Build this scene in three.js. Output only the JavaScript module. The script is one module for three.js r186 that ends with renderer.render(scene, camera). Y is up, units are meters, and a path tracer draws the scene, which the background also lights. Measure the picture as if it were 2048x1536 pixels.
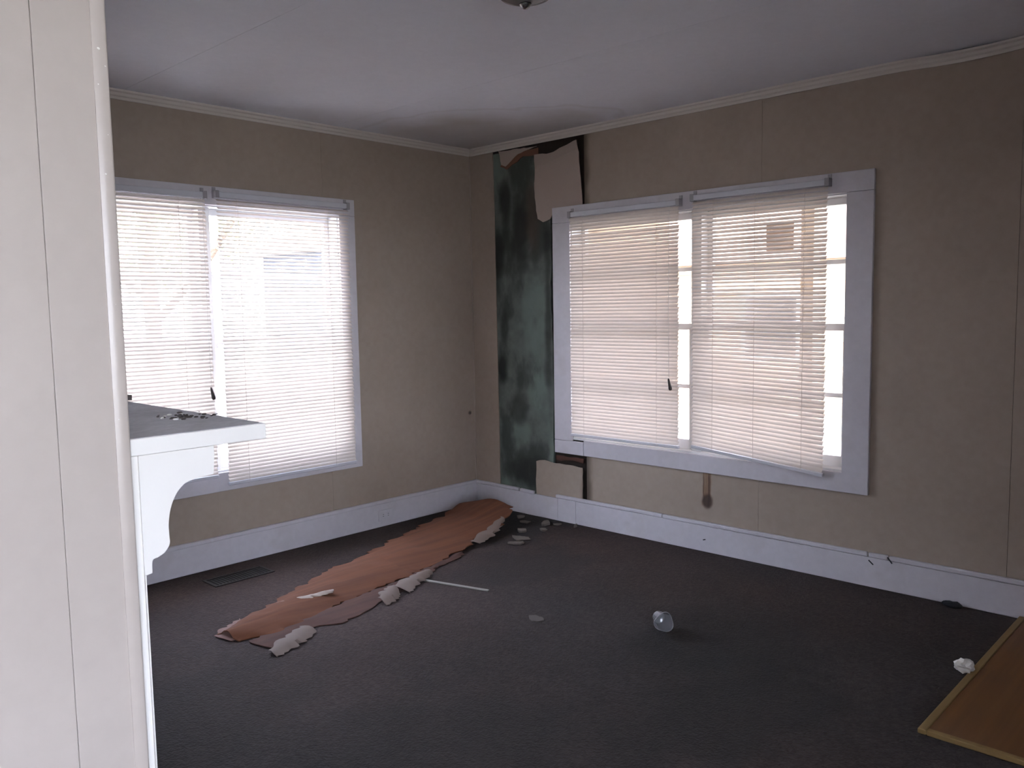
import * as THREE from 'three';
import { RoundedBoxGeometry } from 'three/addons/geometries/RoundedBoxGeometry.js';
import { mergeGeometries, mergeVertices, toCreasedNormals } from 'three/addons/utils/BufferGeometryUtils.js';

// ---------------------------------------------------------------- camera, sky, sun, exposure
const scene = new THREE.Scene();
const camera = new THREE.PerspectiveCamera(49.306, 2048 / 1536, 0.05, 200);
camera.position.set(-4.1293, 1.4011, 4.3125);
{
  const yaw = 0.809, pitch = -0.0909, roll = -0.0168;
  const F = new THREE.Vector3(Math.sin(yaw) * Math.cos(pitch), Math.sin(pitch), -Math.cos(yaw) * Math.cos(pitch));
  const R0 = new THREE.Vector3(Math.cos(yaw), 0, Math.sin(yaw));
  const U0 = new THREE.Vector3().crossVectors(R0, F);
  const R = R0.clone().multiplyScalar(Math.cos(roll)).addScaledVector(U0, Math.sin(roll));
  const U = U0.clone().multiplyScalar(Math.cos(roll)).addScaledVector(R0, -Math.sin(roll));
  camera.quaternion.setFromRotationMatrix(new THREE.Matrix4().makeBasis(R, U, F.clone().negate()));
}
camera.updateMatrixWorld();
const renderer = new THREE.WebGLRenderer({ antialias: true });
renderer.toneMapping = THREE.LinearToneMapping;
renderer.toneMappingExposure = 6.4;
renderer.shadowMap.enabled = true;

{ // hazy bright sky: whitish at the horizon, bluer overhead
  const w = 64, h = 64, d = new Float32Array(w * h * 4);
  for (let j = 0; j < h; j++) {
    const e = Math.max(0, ((j + 0.5) / h - 0.5) * 2), t = Math.pow(e, 0.6);
    for (let i = 0; i < w; i++) {
      const o = (j * w + i) * 4;
      d[o] = 3.45 - 1.45 * t; d[o + 1] = 3.66 - 1.1 * t; d[o + 2] = 4.2 - 0.45 * t; d[o + 3] = 1;
    }
  }
  const sky = new THREE.DataTexture(d, w, h, THREE.RGBAFormat, THREE.FloatType);
  sky.mapping = THREE.EquirectangularReflectionMapping; sky.magFilter = sky.minFilter = THREE.LinearFilter; sky.needsUpdate = true;
  scene.background = sky;
}
const sun = new THREE.DirectionalLight(new THREE.Color(1, 0.93, 0.82), 6);
sun.position.set(-7, 16, 7); sun.target.position.set(0, 0, 0); sun.castShadow = true;
Object.assign(sun.shadow.camera, { left: -16, right: 16, top: 16, bottom: -16, near: 1, far: 50 });
sun.shadow.mapSize.set(2048, 2048); sun.shadow.bias = -0.0005;
scene.add(sun, sun.target);

// ---------------------------------------------------------------- helpers
let seed = 20240611;
const rnd = () => { seed = (seed * 1664525 + 1013904223) >>> 0; return seed / 4294967296; };
const rr = (a, b) => a + (b - a) * rnd();
function hash(i, j, k) { let n = (i * 374761393 + j * 668265263 + k * 974634777) | 0; n = Math.imul(n ^ (n >>> 13), 1274126177); return ((n ^ (n >>> 16)) >>> 0) / 4294967296; }
function vnoise(x, y, k = 0) {
  const i = Math.floor(x), j = Math.floor(y), u = x - i, v = y - j, a = u * u * (3 - 2 * u), b = v * v * (3 - 2 * v);
  return (hash(i, j, k) * (1 - a) + hash(i + 1, j, k) * a) * (1 - b) + (hash(i, j + 1, k) * (1 - a) + hash(i + 1, j + 1, k) * a) * b;
}
function fbm(x, y, n = 4, k = 0) { let s = 0, a = 0.5, t = 0; for (let o = 0; o < n; o++) { s += a * vnoise(x, y, k + o); t += a; a *= 0.5; x *= 2.03; y *= 2.03; } return s / t; }
const clamp = (v, a = 0, b = 1) => Math.min(b, Math.max(a, v));
const sst = (a, b, v) => { const t = clamp((v - a) / (b - a)); return t * t * (3 - 2 * t); };
const mixc = (a, b, t) => [a[0] + (b[0] - a[0]) * t, a[1] + (b[1] - a[1]) * t, a[2] + (b[2] - a[2]) * t];
// texture over a rectangle of metres: fn(u, v) gives sRGB 0..255
function tex(w, h, x0, x1, y0, y1, fn, data = false) {
  const d = new Uint8Array(w * h * 4);
  for (let j = 0; j < h; j++) for (let i = 0; i < w; i++) {
    const c = fn(x0 + (x1 - x0) * (i + 0.5) / w, y0 + (y1 - y0) * (j + 0.5) / h), o = (j * w + i) * 4;
    d[o] = clamp(c[0], 0, 255); d[o + 1] = clamp(c[1], 0, 255); d[o + 2] = clamp(c[2], 0, 255); d[o + 3] = 255;
  }
  const t = new THREE.DataTexture(d, w, h, THREE.RGBAFormat);
  t.magFilter = THREE.LinearFilter; t.minFilter = THREE.LinearMipmapLinearFilter; t.generateMipmaps = true;
  t.wrapS = t.wrapT = THREE.RepeatWrapping; if (!data) t.colorSpace = THREE.SRGBColorSpace;
  // uv are metres, so scale them to this rectangle
  t.repeat.set(1 / (x1 - x0), 1 / (y1 - y0)); t.offset.set(-x0 / (x1 - x0), -y0 / (y1 - y0)); t.needsUpdate = true;
  return t;
}
const std = (o) => new THREE.MeshStandardMaterial({ roughness: 0.7, ...o });
const phy = (o) => new THREE.MeshPhysicalMaterial({ roughness: 0.7, ...o });
// uv in metres from the position, by the way each face points
function uvm(g) {
  if (!g.attributes.normal) g.computeVertexNormals();
  const p = g.attributes.position, n = g.attributes.normal, uv = new Float32Array(p.count * 2);
  for (let i = 0; i < p.count; i++) {
    const ax = Math.abs(n.getX(i)), ay = Math.abs(n.getY(i)), az = Math.abs(n.getZ(i));
    if (ax >= ay && ax >= az) { uv[2 * i] = p.getZ(i); uv[2 * i + 1] = p.getY(i); }
    else if (ay >= az) { uv[2 * i] = p.getX(i); uv[2 * i + 1] = p.getZ(i); }
    else { uv[2 * i] = p.getX(i); uv[2 * i + 1] = p.getY(i); }
  }
  g.setAttribute('uv', new THREE.BufferAttribute(uv, 2));
  return g;
}
function box(x0, x1, y0, y1, z0, z1, r = 0) {
  const w = x1 - x0, h = y1 - y0, d = z1 - z0;
  const g = r ? new RoundedBoxGeometry(w, h, d, 2, Math.min(r, w / 2.01, h / 2.01, d / 2.01)) : new THREE.BoxGeometry(w, h, d);
  g.translate((x0 + x1) / 2, (y0 + y1) / 2, (z0 + z1) / 2);
  return uvm(g);
}
const used = {};
function numbered(n) { if (!(n in used)) { used[n] = 0; return n; } used[n]++; return n + '_' + String(used[n]).padStart(3, '0'); }
function obj(name, geos, mat, parent = scene) {
  const list = (Array.isArray(geos) ? geos : [geos]).map((g) => (g.index ? g.toNonIndexed() : g));
  const g = list.length > 1 ? mergeGeometries(list.map((q) => { for (const k of Object.keys(q.attributes)) if (!['position', 'normal', 'uv'].includes(k)) q.deleteAttribute(k); return q; })) : list[0];
  const m = new THREE.Mesh(g, mat); m.castShadow = m.receiveShadow = true;
  m.name = parent === scene ? numbered(name) : name; parent.add(m); return m;
}
function struct(name, geos, mat) { const m = obj(name, geos, mat); m.userData.kind = 'structure'; return m; }
function structGroup(name) { const o = new THREE.Group(); o.name = numbered(name); o.userData.kind = 'structure'; scene.add(o); return o; }
function thing(name, label, category, pos = [0, 0, 0], group) {
  const o = new THREE.Group(); o.name = numbered(name); o.position.set(...pos); o.userData = { label, category }; if (group) o.userData.group = group; scene.add(o); return o;
}
function tag(o, label, category, group) { o.userData.label = label; o.userData.category = category; if (group) o.userData.group = group; return o; }
function poly(pts, holes = []) {
  const s = new THREE.Shape(pts.map((p) => new THREE.Vector2(p[0], p[1])));
  for (const h of holes) s.holes.push(new THREE.Path(h.map((p) => new THREE.Vector2(p[0], p[1]))));
  return s;
}
const rect = (a, b, c, d) => [[a, c], [b, c], [b, d], [a, d]];
function flip(g) { g = g.index ? g.toNonIndexed() : g; for (const k of Object.keys(g.attributes)) { const a = g.attributes[k], s = a.itemSize; for (let i = 0; i < a.count; i += 3) for (let c = 0; c < s; c++) { const t = a.array[(i + 1) * s + c]; a.array[(i + 1) * s + c] = a.array[(i + 2) * s + c]; a.array[(i + 2) * s + c] = t; } } return g; }
// shapes drawn in (x, y) and pushed along z from z0 to z1 / drawn in (z, y) and pushed along x / drawn in (x, z) and pushed along y
function slabZ(shape, z0, z1) { const g = new THREE.ExtrudeGeometry(shape, { depth: z1 - z0, bevelEnabled: false }); g.translate(0, 0, z0); return uvm(g.toNonIndexed ? g : g); }
function slabX(shape, x0, x1) {
  let g = new THREE.ExtrudeGeometry(shape, { depth: x1 - x0, bevelEnabled: false });
  g.applyMatrix4(new THREE.Matrix4().makeBasis(new THREE.Vector3(0, 0, 1), new THREE.Vector3(0, 1, 0), new THREE.Vector3(1, 0, 0)));
  g = flip(g); g.translate(x0, 0, 0); g.computeVertexNormals(); return uvm(g);
}
function slabY(shape, y0, y1) {
  let g = new THREE.ExtrudeGeometry(shape, { depth: y1 - y0, bevelEnabled: false });
  g.applyMatrix4(new THREE.Matrix4().makeBasis(new THREE.Vector3(1, 0, 0), new THREE.Vector3(0, 0, 1), new THREE.Vector3(0, 1, 0)));
  g = flip(g); g.translate(0, y0, 0); g.computeVertexNormals(); return uvm(g);
}
function tube(pts, r, seg = 6) { const c = new THREE.CatmullRomCurve3(pts.map((p) => new THREE.Vector3(...p))); return new THREE.TubeGeometry(c, Math.max(4, pts.length * 4), r, seg); }
function jagged(pts, amp, step, k) { // roughen a closed outline
  const out = [];
  for (let i = 0; i < pts.length; i++) {
    const a = pts[i], b = pts[(i + 1) % pts.length], L = Math.hypot(b[0] - a[0], b[1] - a[1]), n = Math.max(1, Math.round(L / step));
    for (let s = 0; s < n; s++) { const t = s / n, j = s ? (vnoise(i * 7.3 + s * 0.9, k) - 0.5) * 2 * amp : 0; out.push([a[0] + (b[0] - a[0]) * t - (b[1] - a[1]) / L * j, a[1] + (b[1] - a[1]) * t + (b[0] - a[0]) / L * j]); }
  }
  return out;
}

// ---------------------------------------------------------------- measurements (metres; the far corner of the room is the origin)
const H = 2.5, XB = -3.48, ZP = 2.66, XL = -6.7, ZF = 6.5;      // ceiling, chimney face, panelled face, outer walls
const WB = { z0: 0.77, z1: 2.785, y0: 0.455, y1: 2.03, oz0: 0.905, oz1: 2.662, oy0: 0.55, oy1: 1.935 };     // window in the right wall
const WA = { x0: -2.93, x1: -1.007, y0: 0.42, y1: 2.075, ox0: -2.805, ox1: -1.115, oy0: 0.52, oy1: 1.98 };  // window in the back wall
const WC = { x0: -6.1, x1: -3.8, y0: 0.45, y1: 2.15 };                                                    // window behind the viewer

// ---------------------------------------------------------------- materials
const grainy = (base, amp, k, stain) => (u, v) => {
  const n = (fbm(u * 2.2, v * 2.2, 3, k) - 0.5) * 2 * amp + (fbm(u * 38, v * 38, 2, k + 9) - 0.5) * amp;
  let c = [base[0] + n, base[1] + n, base[2] + n]; return stain ? stain(c, u, v) : c;
};
const blob = (u, v, cu, cv, ru, rv, k, rough = 0.5, edge = 0.2) => { const d = Math.hypot((u - cu) / ru, (v - cv) / rv) + (fbm(u * 6, v * 6, 4, k) - 0.5) * rough * 2; return 1 - sst(1 - edge, 1 + edge, d); };
const TAN = [158, 143, 129];
const tanBack = tex(1024, 768, XB, 0, 0, 2.5, grainy(TAN, 7, 3, (c, x, y) => {
  const s = blob(x, y, -0.047, 0.66, 0.012, 0.012, 5, 0.2, 0.3); return mixc(c, [70, 55, 45], s * 0.5);
}));
const tanRight = tex(2048, 1024, 0, 4.8, 0, 2.5, grainy(TAN, 7, 13, (c, z, y) => {
  // rusty water run below the window, and grime along the opened joint
  const w = 0.02 * (fbm(y * 16, 3, 3, 21) - 0.5), wash = sst(0.034, 0.016, Math.abs(z - 1.882 - w)) * sst(0.255, 0.27, y) * sst(0.52, 0.46, y);
  c = mixc(c, [128, 92, 64], wash * (0.25 + 0.6 * fbm(z * 70, y * 12, 3, 31)));
  for (const [cz, hw, y0, q] of [[1.897, 0.012, 0.265, 0.9], [1.862, 0.006, 0.29, 0.65], [1.878, 0.004, 0.33, 0.4]])
    c = mixc(c, [62, 40, 29], sst(hw, hw * 0.3, Math.abs(z - cz - w * 0.5)) * sst(y0 - 0.02, y0 + 0.01, y) * sst(0.47, 0.42, y) * (0.5 + 0.5 * fbm(z * 90, y * 10, 3, 33)) * q);
  const tip = blob(z, y, 1.884, 0.287, 0.034, 0.042, 37, 0.7, 0.35); c = mixc(c, [50, 34, 27], tip * 0.8);
  const j = sst(0.055, 0.0, Math.abs(z - 1.02) + 0.03 * (fbm(z * 20, y * 9, 3, 41) - 0.5)); c = mixc(c, [70, 58, 46], j * 0.75);
  const b = sst(0.1, 0.0, Math.abs(z - 2.2)) * sst(0.3, 0.6, fbm(z * 5, y * 4, 3, 44)) * 0.0; c = mixc(c, [120, 100, 80], b);
  return c;
}));
const creamTex = tex(512, 512, 0, 2.5, 0, 2.5, grainy([188, 177, 168], 4, 53));
const ceilTex = tex(1024, 1024, XL, 0, 0, ZF, grainy([232, 233, 242], 4, 61, (c, x, z) => {
  // brown water stain spreading from the corner, with a tide line
  const d = Math.hypot((x + 0.02) / 0.95, (z - 0.35) / 1.05) + (fbm(x * 2.4, z * 2.4, 4, 63) - 0.5) * 0.55;
  const inner = 1 - sst(0.55, 1.05, d), tide = sst(0.05, 0.0, Math.abs(d - 1.0));
  c = mixc(c, [186, 178, 170], inner * (0.35 + 0.5 * fbm(x * 3, z * 3, 3, 66)));
  return mixc(c, [168, 160, 152], tide * 0.14);
}));
const carpetTex = tex(2048, 2048, XL, 0, 0, ZF, (x, z) => {
  const fine = (fbm(x * 90, z * 90, 2, 71) - 0.5) * 22, big = (fbm(x * 1.6, z * 1.6, 4, 74) - 0.5) * 24, warm = (fbm(x * 0.9 + 4, z * 0.9, 3, 78) - 0.5) * 16;
  let c = [50 + fine + big + warm, 39 + fine + big, 36 + fine + big - warm * 0.4];
  for (const [cx, cz, rx, rz, k, s] of [[-0.25, 0.55, 0.38, 0.45, 81, 0.75], [-1.55, 2.95, 0.5, 0.28, 82, 0.45], [-1.1, 2.6, 0.35, 0.3, 83, 0.35], [-2.5, 2.4, 0.5, 0.4, 84, 0.35], [-0.9, 1.25, 0.4, 0.25, 85, 0.4], [-2.9, 1.5, 0.4, 0.5, 86, 0.3]])
    c = mixc(c, [27, 23, 22], blob(x, z, cx, cz, rx, rz, k, 0.7, 0.45) * s);
  return c;
});
const carpetBump = tex(512, 512, 0, 0.6, 0, 0.6, (x, z) => { const n = fbm(x * 160, z * 160, 3, 91) * 255; return [n, n, n]; }, true);
const moldTex = tex(512, 2048, 0.05, 0.8, 0, 2.5, (z, y) => {
  const n = (fbm(z * 22, y * 22, 4, 101) - 0.5) * 24;
  let c = [94 + n, 100 + n, 93 + n];
  c = mixc(c, [112, 125, 115], sst(0.45, 0.75, fbm(z * 5, y * 3.4, 4, 104)) * 0.7);
  const m = fbm(z * 6.5 + 3, y * 3.2, 6, 107);
  c = mixc(c, [54, 57, 52], sst(0.46, 0.7, m) * 0.75);
  for (const [cz, cy, rz, ry, q] of [[0.47, 1.9, 0.07, 0.2, 0.75], [0.33, 2.04, 0.04, 0.16, 0.7], [0.26, 1.74, 0.04, 0.13, 0.7], [0.27, 0.98, 0.045, 0.1, 0.8], [0.42, 0.72, 0.06, 0.1, 0.5], [0.5, 0.3, 0.16, 0.09, 0.6], [0.7, 1.4, 0.03, 0.5, 0.5], [0.3, 1.25, 0.03, 0.12, 0.5]])
    c = mixc(c, [30, 30, 27], blob(z, y, cz, cy, rz, ry, 117, 0.8, 0.6) * q);
  const br = blob(z, y, 0.57, 1.98, 0.06, 0.22, 119, 0.7, 0.6); c = mixc(c, [84, 68, 58], br * 0.6);
  return c;
});
const woodTex = (base, dark, k, along = 'u') => tex(512, 512, 0, 1.4, 0, 1.4, (u, v) => {
  if (along === 'v') [u, v] = [v, u];
  const g = fbm(u * 2.2, v * 60, 3, k), r = Math.sin((v * 34 + 5 * fbm(u * 1.1, v * 3, 3, k + 4)) * 2) * 0.5 + 0.5;
  return mixc(base, dark, clamp(0.55 * g + 0.3 * r * fbm(u * 3, v * 9, 2, k + 8)));
});
const chipTex = tex(512, 512, 0, 1.5, 0, 1.5, grainy([195, 190, 195], 7, 131, (c, u, v) => mixc(c, [176, 170, 168], sst(0.6, 0.75, fbm(u * 7, v * 7, 4, 135)) * 0.18)));

const M = {
  tanBack: std({ map: tanBack, roughness: 0.62 }), tanRight: std({ map: tanRight, roughness: 0.62 }),
  tan: std({ color: 0x9d8f83, roughness: 0.65 }), cream: std({ map: creamTex, roughness: 0.42 }), creamTrim: std({ map: creamTex, roughness: 0.3 }),
  ceiling: std({ map: ceilTex, roughness: 0.85 }), carpet: std({ map: carpetTex, bumpMap: carpetBump, bumpScale: 0.004, roughness: 1 }),
  trim: std({ map: chipTex, roughness: 0.45 }), crown: std({ color: 0xc9c1ba, roughness: 0.5 }), white: std({ color: 0xf0ece6, roughness: 0.38 }),
  sash: std({ color: 0xd2d2d4, roughness: 0.5 }), core: std({ color: 0x2b221c, roughness: 0.95 }), mold: std({ map: moldTex, roughness: 0.95 }),
  glass: phy({ color: 0xffffff, transmission: 1, thickness: 0, roughness: 0.02, ior: 1.5 }),
  slat: phy({ color: 0xd6cbc3, transmission: 0.07, thickness: 0, roughness: 0.95, side: THREE.DoubleSide }),
  rail: std({ color: 0xc3c2c8, roughness: 0.45 }), cord: std({ color: 0xd9d6d0, roughness: 0.9 }), tassel: std({ color: 0x3a302c, roughness: 0.6 }),
  hook: std({ color: 0x9d999c, roughness: 0.5, metalness: 0.4 }),
  hard: std({ map: woodTex([112, 67, 42], [74, 43, 28], 141), roughness: 1 }), hardDark: std({ map: woodTex([88, 58, 48], [60, 40, 34], 151), roughness: 1 }),
  paper: std({ color: 0x796a62, roughness: 0.95 }), paleStick: std({ color: 0x8f8b83, roughness: 0.7 }), flake: std({ color: 0x625a53, roughness: 0.95 }),
  tornPale: std({ color: 0xa7978c, roughness: 0.8 }), tornBrown: std({ color: 0x74503f, roughness: 0.95 }),
  board: std({ map: woodTex([122, 82, 42], [84, 52, 26], 161), roughness: 0.55 }), boardEdge: std({ map: woodTex([146, 122, 76], [118, 92, 54], 171), roughness: 0.6 }),
  black: std({ color: 0x17171c, roughness: 0.8 }), register: std({ color: 0x26211f, roughness: 0.7, metalness: 0.2 }),
  dust: std({ map: tex(512, 512, 0, 1, 0, 1, (u, v) => { const n = (fbm(u * 9, v * 9, 4, 181) - 0.5) * 40 + (fbm(u * 90, v * 90, 2, 185) - 0.5) * 22; return [212 + n, 209 + n, 212 + n]; }), roughness: 0.9 }),
};

// ---------------------------------------------------------------- shell: floor, ceiling, walls
struct('floor', box(XL - 0.15, 0.16, -0.12, 0, -0.15, ZF + 0.15), M.carpet);
{
  const c = structGroup('ceiling');
  obj('roof_deck', box(XL - 0.15, 0.16, H + 0.014, H + 0.2, -0.15, ZF + 0.15), M.core, c);
  const xs = [XL - 0.1, -4.81, -3.59, -2.37, -1.15, 0.02];
  for (let i = 0; i < 5; i++) obj('ceiling_board', box(xs[i] + 0.0007, xs[i + 1] - 0.0007, H, H + 0.014, -0.02, ZF + 0.02), M.ceiling, c);
}
{ // back wall with its painted panelling sheets
  const w = structGroup('wall_back'), hole = rect(WA.ox0, WA.ox1, WA.oy0, WA.oy1);
  obj('wall_core', slabZ(poly(rect(XL - 0.15, 0.16, 0, H), [hole]), -0.15, -0.0065), M.core, w);
  const ys = [0.001, H - 0.001], x = [XB, -2.442, -1.222, -0.003];
  obj('panel', slabZ(poly([[x[0], ys[0]], [x[1] - 0.001, ys[0]], [x[1] - 0.001, WA.oy0], [WA.ox0, WA.oy0], [WA.ox0, WA.oy1], [x[1] - 0.001, WA.oy1], [x[1] - 0.001, ys[1]], [x[0], ys[1]]]), -0.006, 0), M.tanBack, w);
  obj('panel', slabZ(poly(rect(x[1], x[2] - 0.001, ys[0], WA.oy0)), -0.006, 0), M.tanBack, w);
  obj('panel', slabZ(poly(rect(x[1], x[2] - 0.001, WA.oy1, ys[1])), -0.006, 0), M.tanBack, w);
  obj('panel', slabZ(poly([[x[2], ys[0]], [x[3], ys[0]], [x[3], ys[1]], [x[2], ys[1]], [x[2], WA.oy1], [WA.ox1, WA.oy1], [WA.ox1, WA.oy0], [x[2], WA.oy0]]), -0.006, 0), M.tanBack, w);
}
{ // right wall: core, mouldy green board where the panelling has come off, panelling sheets and what is left of the torn one
  const w = structGroup('wall_right'), hole = rect(WB.oz0, WB.oz1, WB.oy0, WB.oy1), a = 0.0, b = 0.007;
  obj('wall_core', slabX(poly(rect(0, ZF + 0.15, 0, H), [hole]), 0.034, 0.16), M.core, w);
  obj('green_backing_board', slabX(poly(jagged([[0.12, 0.1], [0.735, 0.1], [0.74, 0.9], [0.727, 1.5], [0.735, 2.02], [0.7, 2.36], [0.6, 2.405], [0.46, 2.39], [0.3, 2.44], [0.12, 2.44]], 0.008, 0.06, 3)), 0.012, 0.03), M.mold, w).userData.label = 'dark green board blotched with black mould';
  const strip = [[0.001, 0.001], [0.243, 0.001], [0.241, 0.6], [0.236, 1.1], [0.233, 1.7], [0.229, 2.2], [0.226, H - 0.001], [0.001, H - 0.001]];
  obj('panel', slabX(poly(jagged(strip, 0.0015, 0.05, 5)), a, b), M.tanRight, w);
  const bits = (pts, m, name, x0, amp = 0.004) => obj(name, slabX(poly(jagged(pts, amp, 0.03, pts.length)), x0, x0 + 0.006), m, w);
  const upper = bits([[0.626, 2.383], [0.748, 2.38], [0.825, 2.4], [0.965, 2.43], [0.985, 2.354], [0.993, 2.233], [1.004, 2.101], [1.008, 1.99], [0.904, 1.99], [0.787, 1.99], [0.758, 1.99], [0.741, 1.965], [0.685, 1.949], [0.646, 1.973], [0.627, 2.109]], M.tornPale, 'torn_panel', -0.004);
  { // the free edge curls away from the wall
    const p = upper.geometry.attributes.position;
    for (let i = 0; i < p.count; i++) { const z = p.getZ(i), y = p.getY(i); p.setX(i, p.getX(i) - 0.022 * Math.pow(clamp((0.76 - z) / 0.15), 1.5) - 0.008 * sst(0.9, 1.0, z) * sst(1.95, 2.2, y)); }
    upper.geometry.computeVertexNormals(); upper.userData.label = 'peeling piece of pale panelling above the window corner';
  }
  bits([[0.59, 0.372], [0.666, 0.387], [0.76, 0.376], [0.818, 0.378], [0.985, 0.372], [0.985, 0.17], [0.789, 0.12], [0.585, 0.12]], M.tanRight, 'torn_panel', -0.003).userData.label = 'torn scrap of tan panelling above the baseboard';
  bits([[0.28, 2.455], [0.628, 2.44], [0.46, 2.412], [0.345, 2.345], [0.306, 2.361]], M.tornPale, 'torn_panel', 0.002);
  bits([[0.29, 2.352], [0.352, 2.325], [0.504, 2.392], [0.636, 2.388], [0.637, 2.43], [0.473, 2.428], [0.334, 2.372]], M.tornBrown, 'torn_backing', 0.004);
  bits([[0.76, 0.43], [0.99, 0.43], [0.985, 0.4], [0.9, 0.41], [0.8, 0.395], [0.76, 0.4]], M.hardDark, 'torn_backing', 0.006);
  const t0 = 0.001, t1 = H - 0.001, zl = 1.02;
  obj('panel', slabX(poly(rect(zl, 2.199, t0, WB.oy0)), a, b), M.tanRight, w);
  obj('panel', slabX(poly(rect(zl, 2.199, WB.oy1, t1)), a, b), M.tanRight, w);
  obj('panel', slabX(poly([[2.2, t0], [3.391, t0], [3.391, t1], [2.2, t1], [2.2, WB.oy1], [WB.oz1, WB.oy1], [WB.oz1, WB.oy0], [2.2, WB.oy0]]), a, b), M.tanRight, w);
  obj('panel', slabX(poly(rect(3.3925, 4.61, t0, t1)), a, b), M.tanRight, w);
  obj('panel', slabX(poly(rect(4.6115, ZF, t0, t1)), a, b), M.tanRight, w);
}
struct('wall_left', box(XL - 0.15, XL, 0, H, ZP - 0.12, ZF + 0.15), M.cream);
struct('wall_front', slabZ(poly(rect(XL - 0.15, 0.034, 0, H), [rect(WC.x0, WC.x1, WC.y0, WC.y1)]), ZF, ZF + 0.15), M.cream);
struct('wall_partition', box(XB - 0.12, XB, 0, H, 5.35, ZF), M.cream);
struct('wall_chimney', box(XB - 0.14, XB - 0.001, 0, H, 0, ZP - 0.13), M.tan);
{ // cream panelled wall beside the viewer
  const w = structGroup('wall_panelled');
  obj('wall_core', box(XL, XB - 0.002, 0, H, ZP - 0.13, ZP - 0.0035), M.cream, w);
  const xs = [XL, -6.35, -5.95, -5.74, -5.32, -5.13, -4.72, -4.52, -4.11, -3.92, -3.605, XB - 0.0015];
  for (let i = 0; i + 1 < xs.length; i++) obj('panel', box(xs[i] + 0.0005, xs[i + 1] - 0.0005, 0.001, H - 0.001, ZP - 0.0034, ZP, 0.001), M.cream, w);
}
{ // corner strip of the panelled wall with chips knocked out of the paint
  const t = structGroup('trim_1');
  const prof = new THREE.Shape(); prof.moveTo(XB - 0.024, ZP); prof.lineTo(XB - 0.024, ZP + 0.002); prof.quadraticCurveTo(XB - 0.014, ZP + 0.0065, XB - 0.002, ZP + 0.0055); prof.quadraticCurveTo(XB + 0.0035, ZP + 0.005, XB + 0.0035, ZP - 0.002); prof.lineTo(XB + 0.003, ZP - 0.012); prof.lineTo(XB - 0.0012, ZP - 0.012); prof.lineTo(XB - 0.0012, ZP); prof.closePath();
  obj('corner_strip', slabY(prof, 0.001, H - 0.001), M.creamTrim, t);
  for (const [x, y, s] of [[-3.494, 1.891, 1.5], [-3.484, 1.861, 1], [-3.498, 1.826, 0.7], [-3.486, 1.736, 0.9], [-3.494, 1.663, 1], [-3.49, 1.42, 0.6], [-3.497, 1.2, 0.6]]) {
    const g = new THREE.IcosahedronGeometry(0.0016 * s, 0); g.scale(1.4, 1, 0.45); g.rotateZ(-0.5); g.translate(x, y, ZP + 0.0052);
    obj('paint_chip', uvm(g), M.white, t);
  }
}
// crown moulding
const crownProf = [[0, 0], [0.006, 0], [0.008, 0.012], [0.016, 0.018], [0.02, 0.03], [0.03, 0.036], [0.032, 0.045], [0, 0.045]];
function crown(name, len, place, sag) {
  const n = 60, pos = [], P = crownProf;
  const at = (i, k) => { const s = len * i / n; return place(s, P[k % P.length][0], H - 0.045 + P[k % P.length][1] - (sag ? sag(s) : 0)); };
  for (let i = 0; i < n; i++) for (let k = 0; k < P.length; k++) { const a = at(i, k), b = at(i + 1, k), c = at(i + 1, k + 1), d = at(i, k + 1); pos.push(...a, ...b, ...c, ...a, ...c, ...d); }
  for (const i of [0, n]) for (let k = 1; k + 1 < P.length; k++) pos.push(...at(i, 0), ...at(i, k), ...at(i, k + 1));
  const g = new THREE.BufferGeometry(); g.setAttribute('position', new THREE.Float32BufferAttribute(pos, 3)); g.computeVertexNormals();
  return struct(name, uvm(g), M.crown);
}
crown('trim_2', -XB, (s, d, y) => [XB + s, y, d]);
crown('trim_3', ZF, (s, d, y) => [-d, y, s], (s) => 0.011 * sst(2.85, 3.12, s) * sst(3.5, 3.2, s) + 0.002 * (fbm(s * 2, 1, 2, 7) - 0.5));
{ const bead = struct('trim_4', box(-0.009, -0.0002, 0.17, H - 0.04, 0.0002, 0.009, 0.004), M.tan); bead.userData.kind = 'structure'; }
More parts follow.
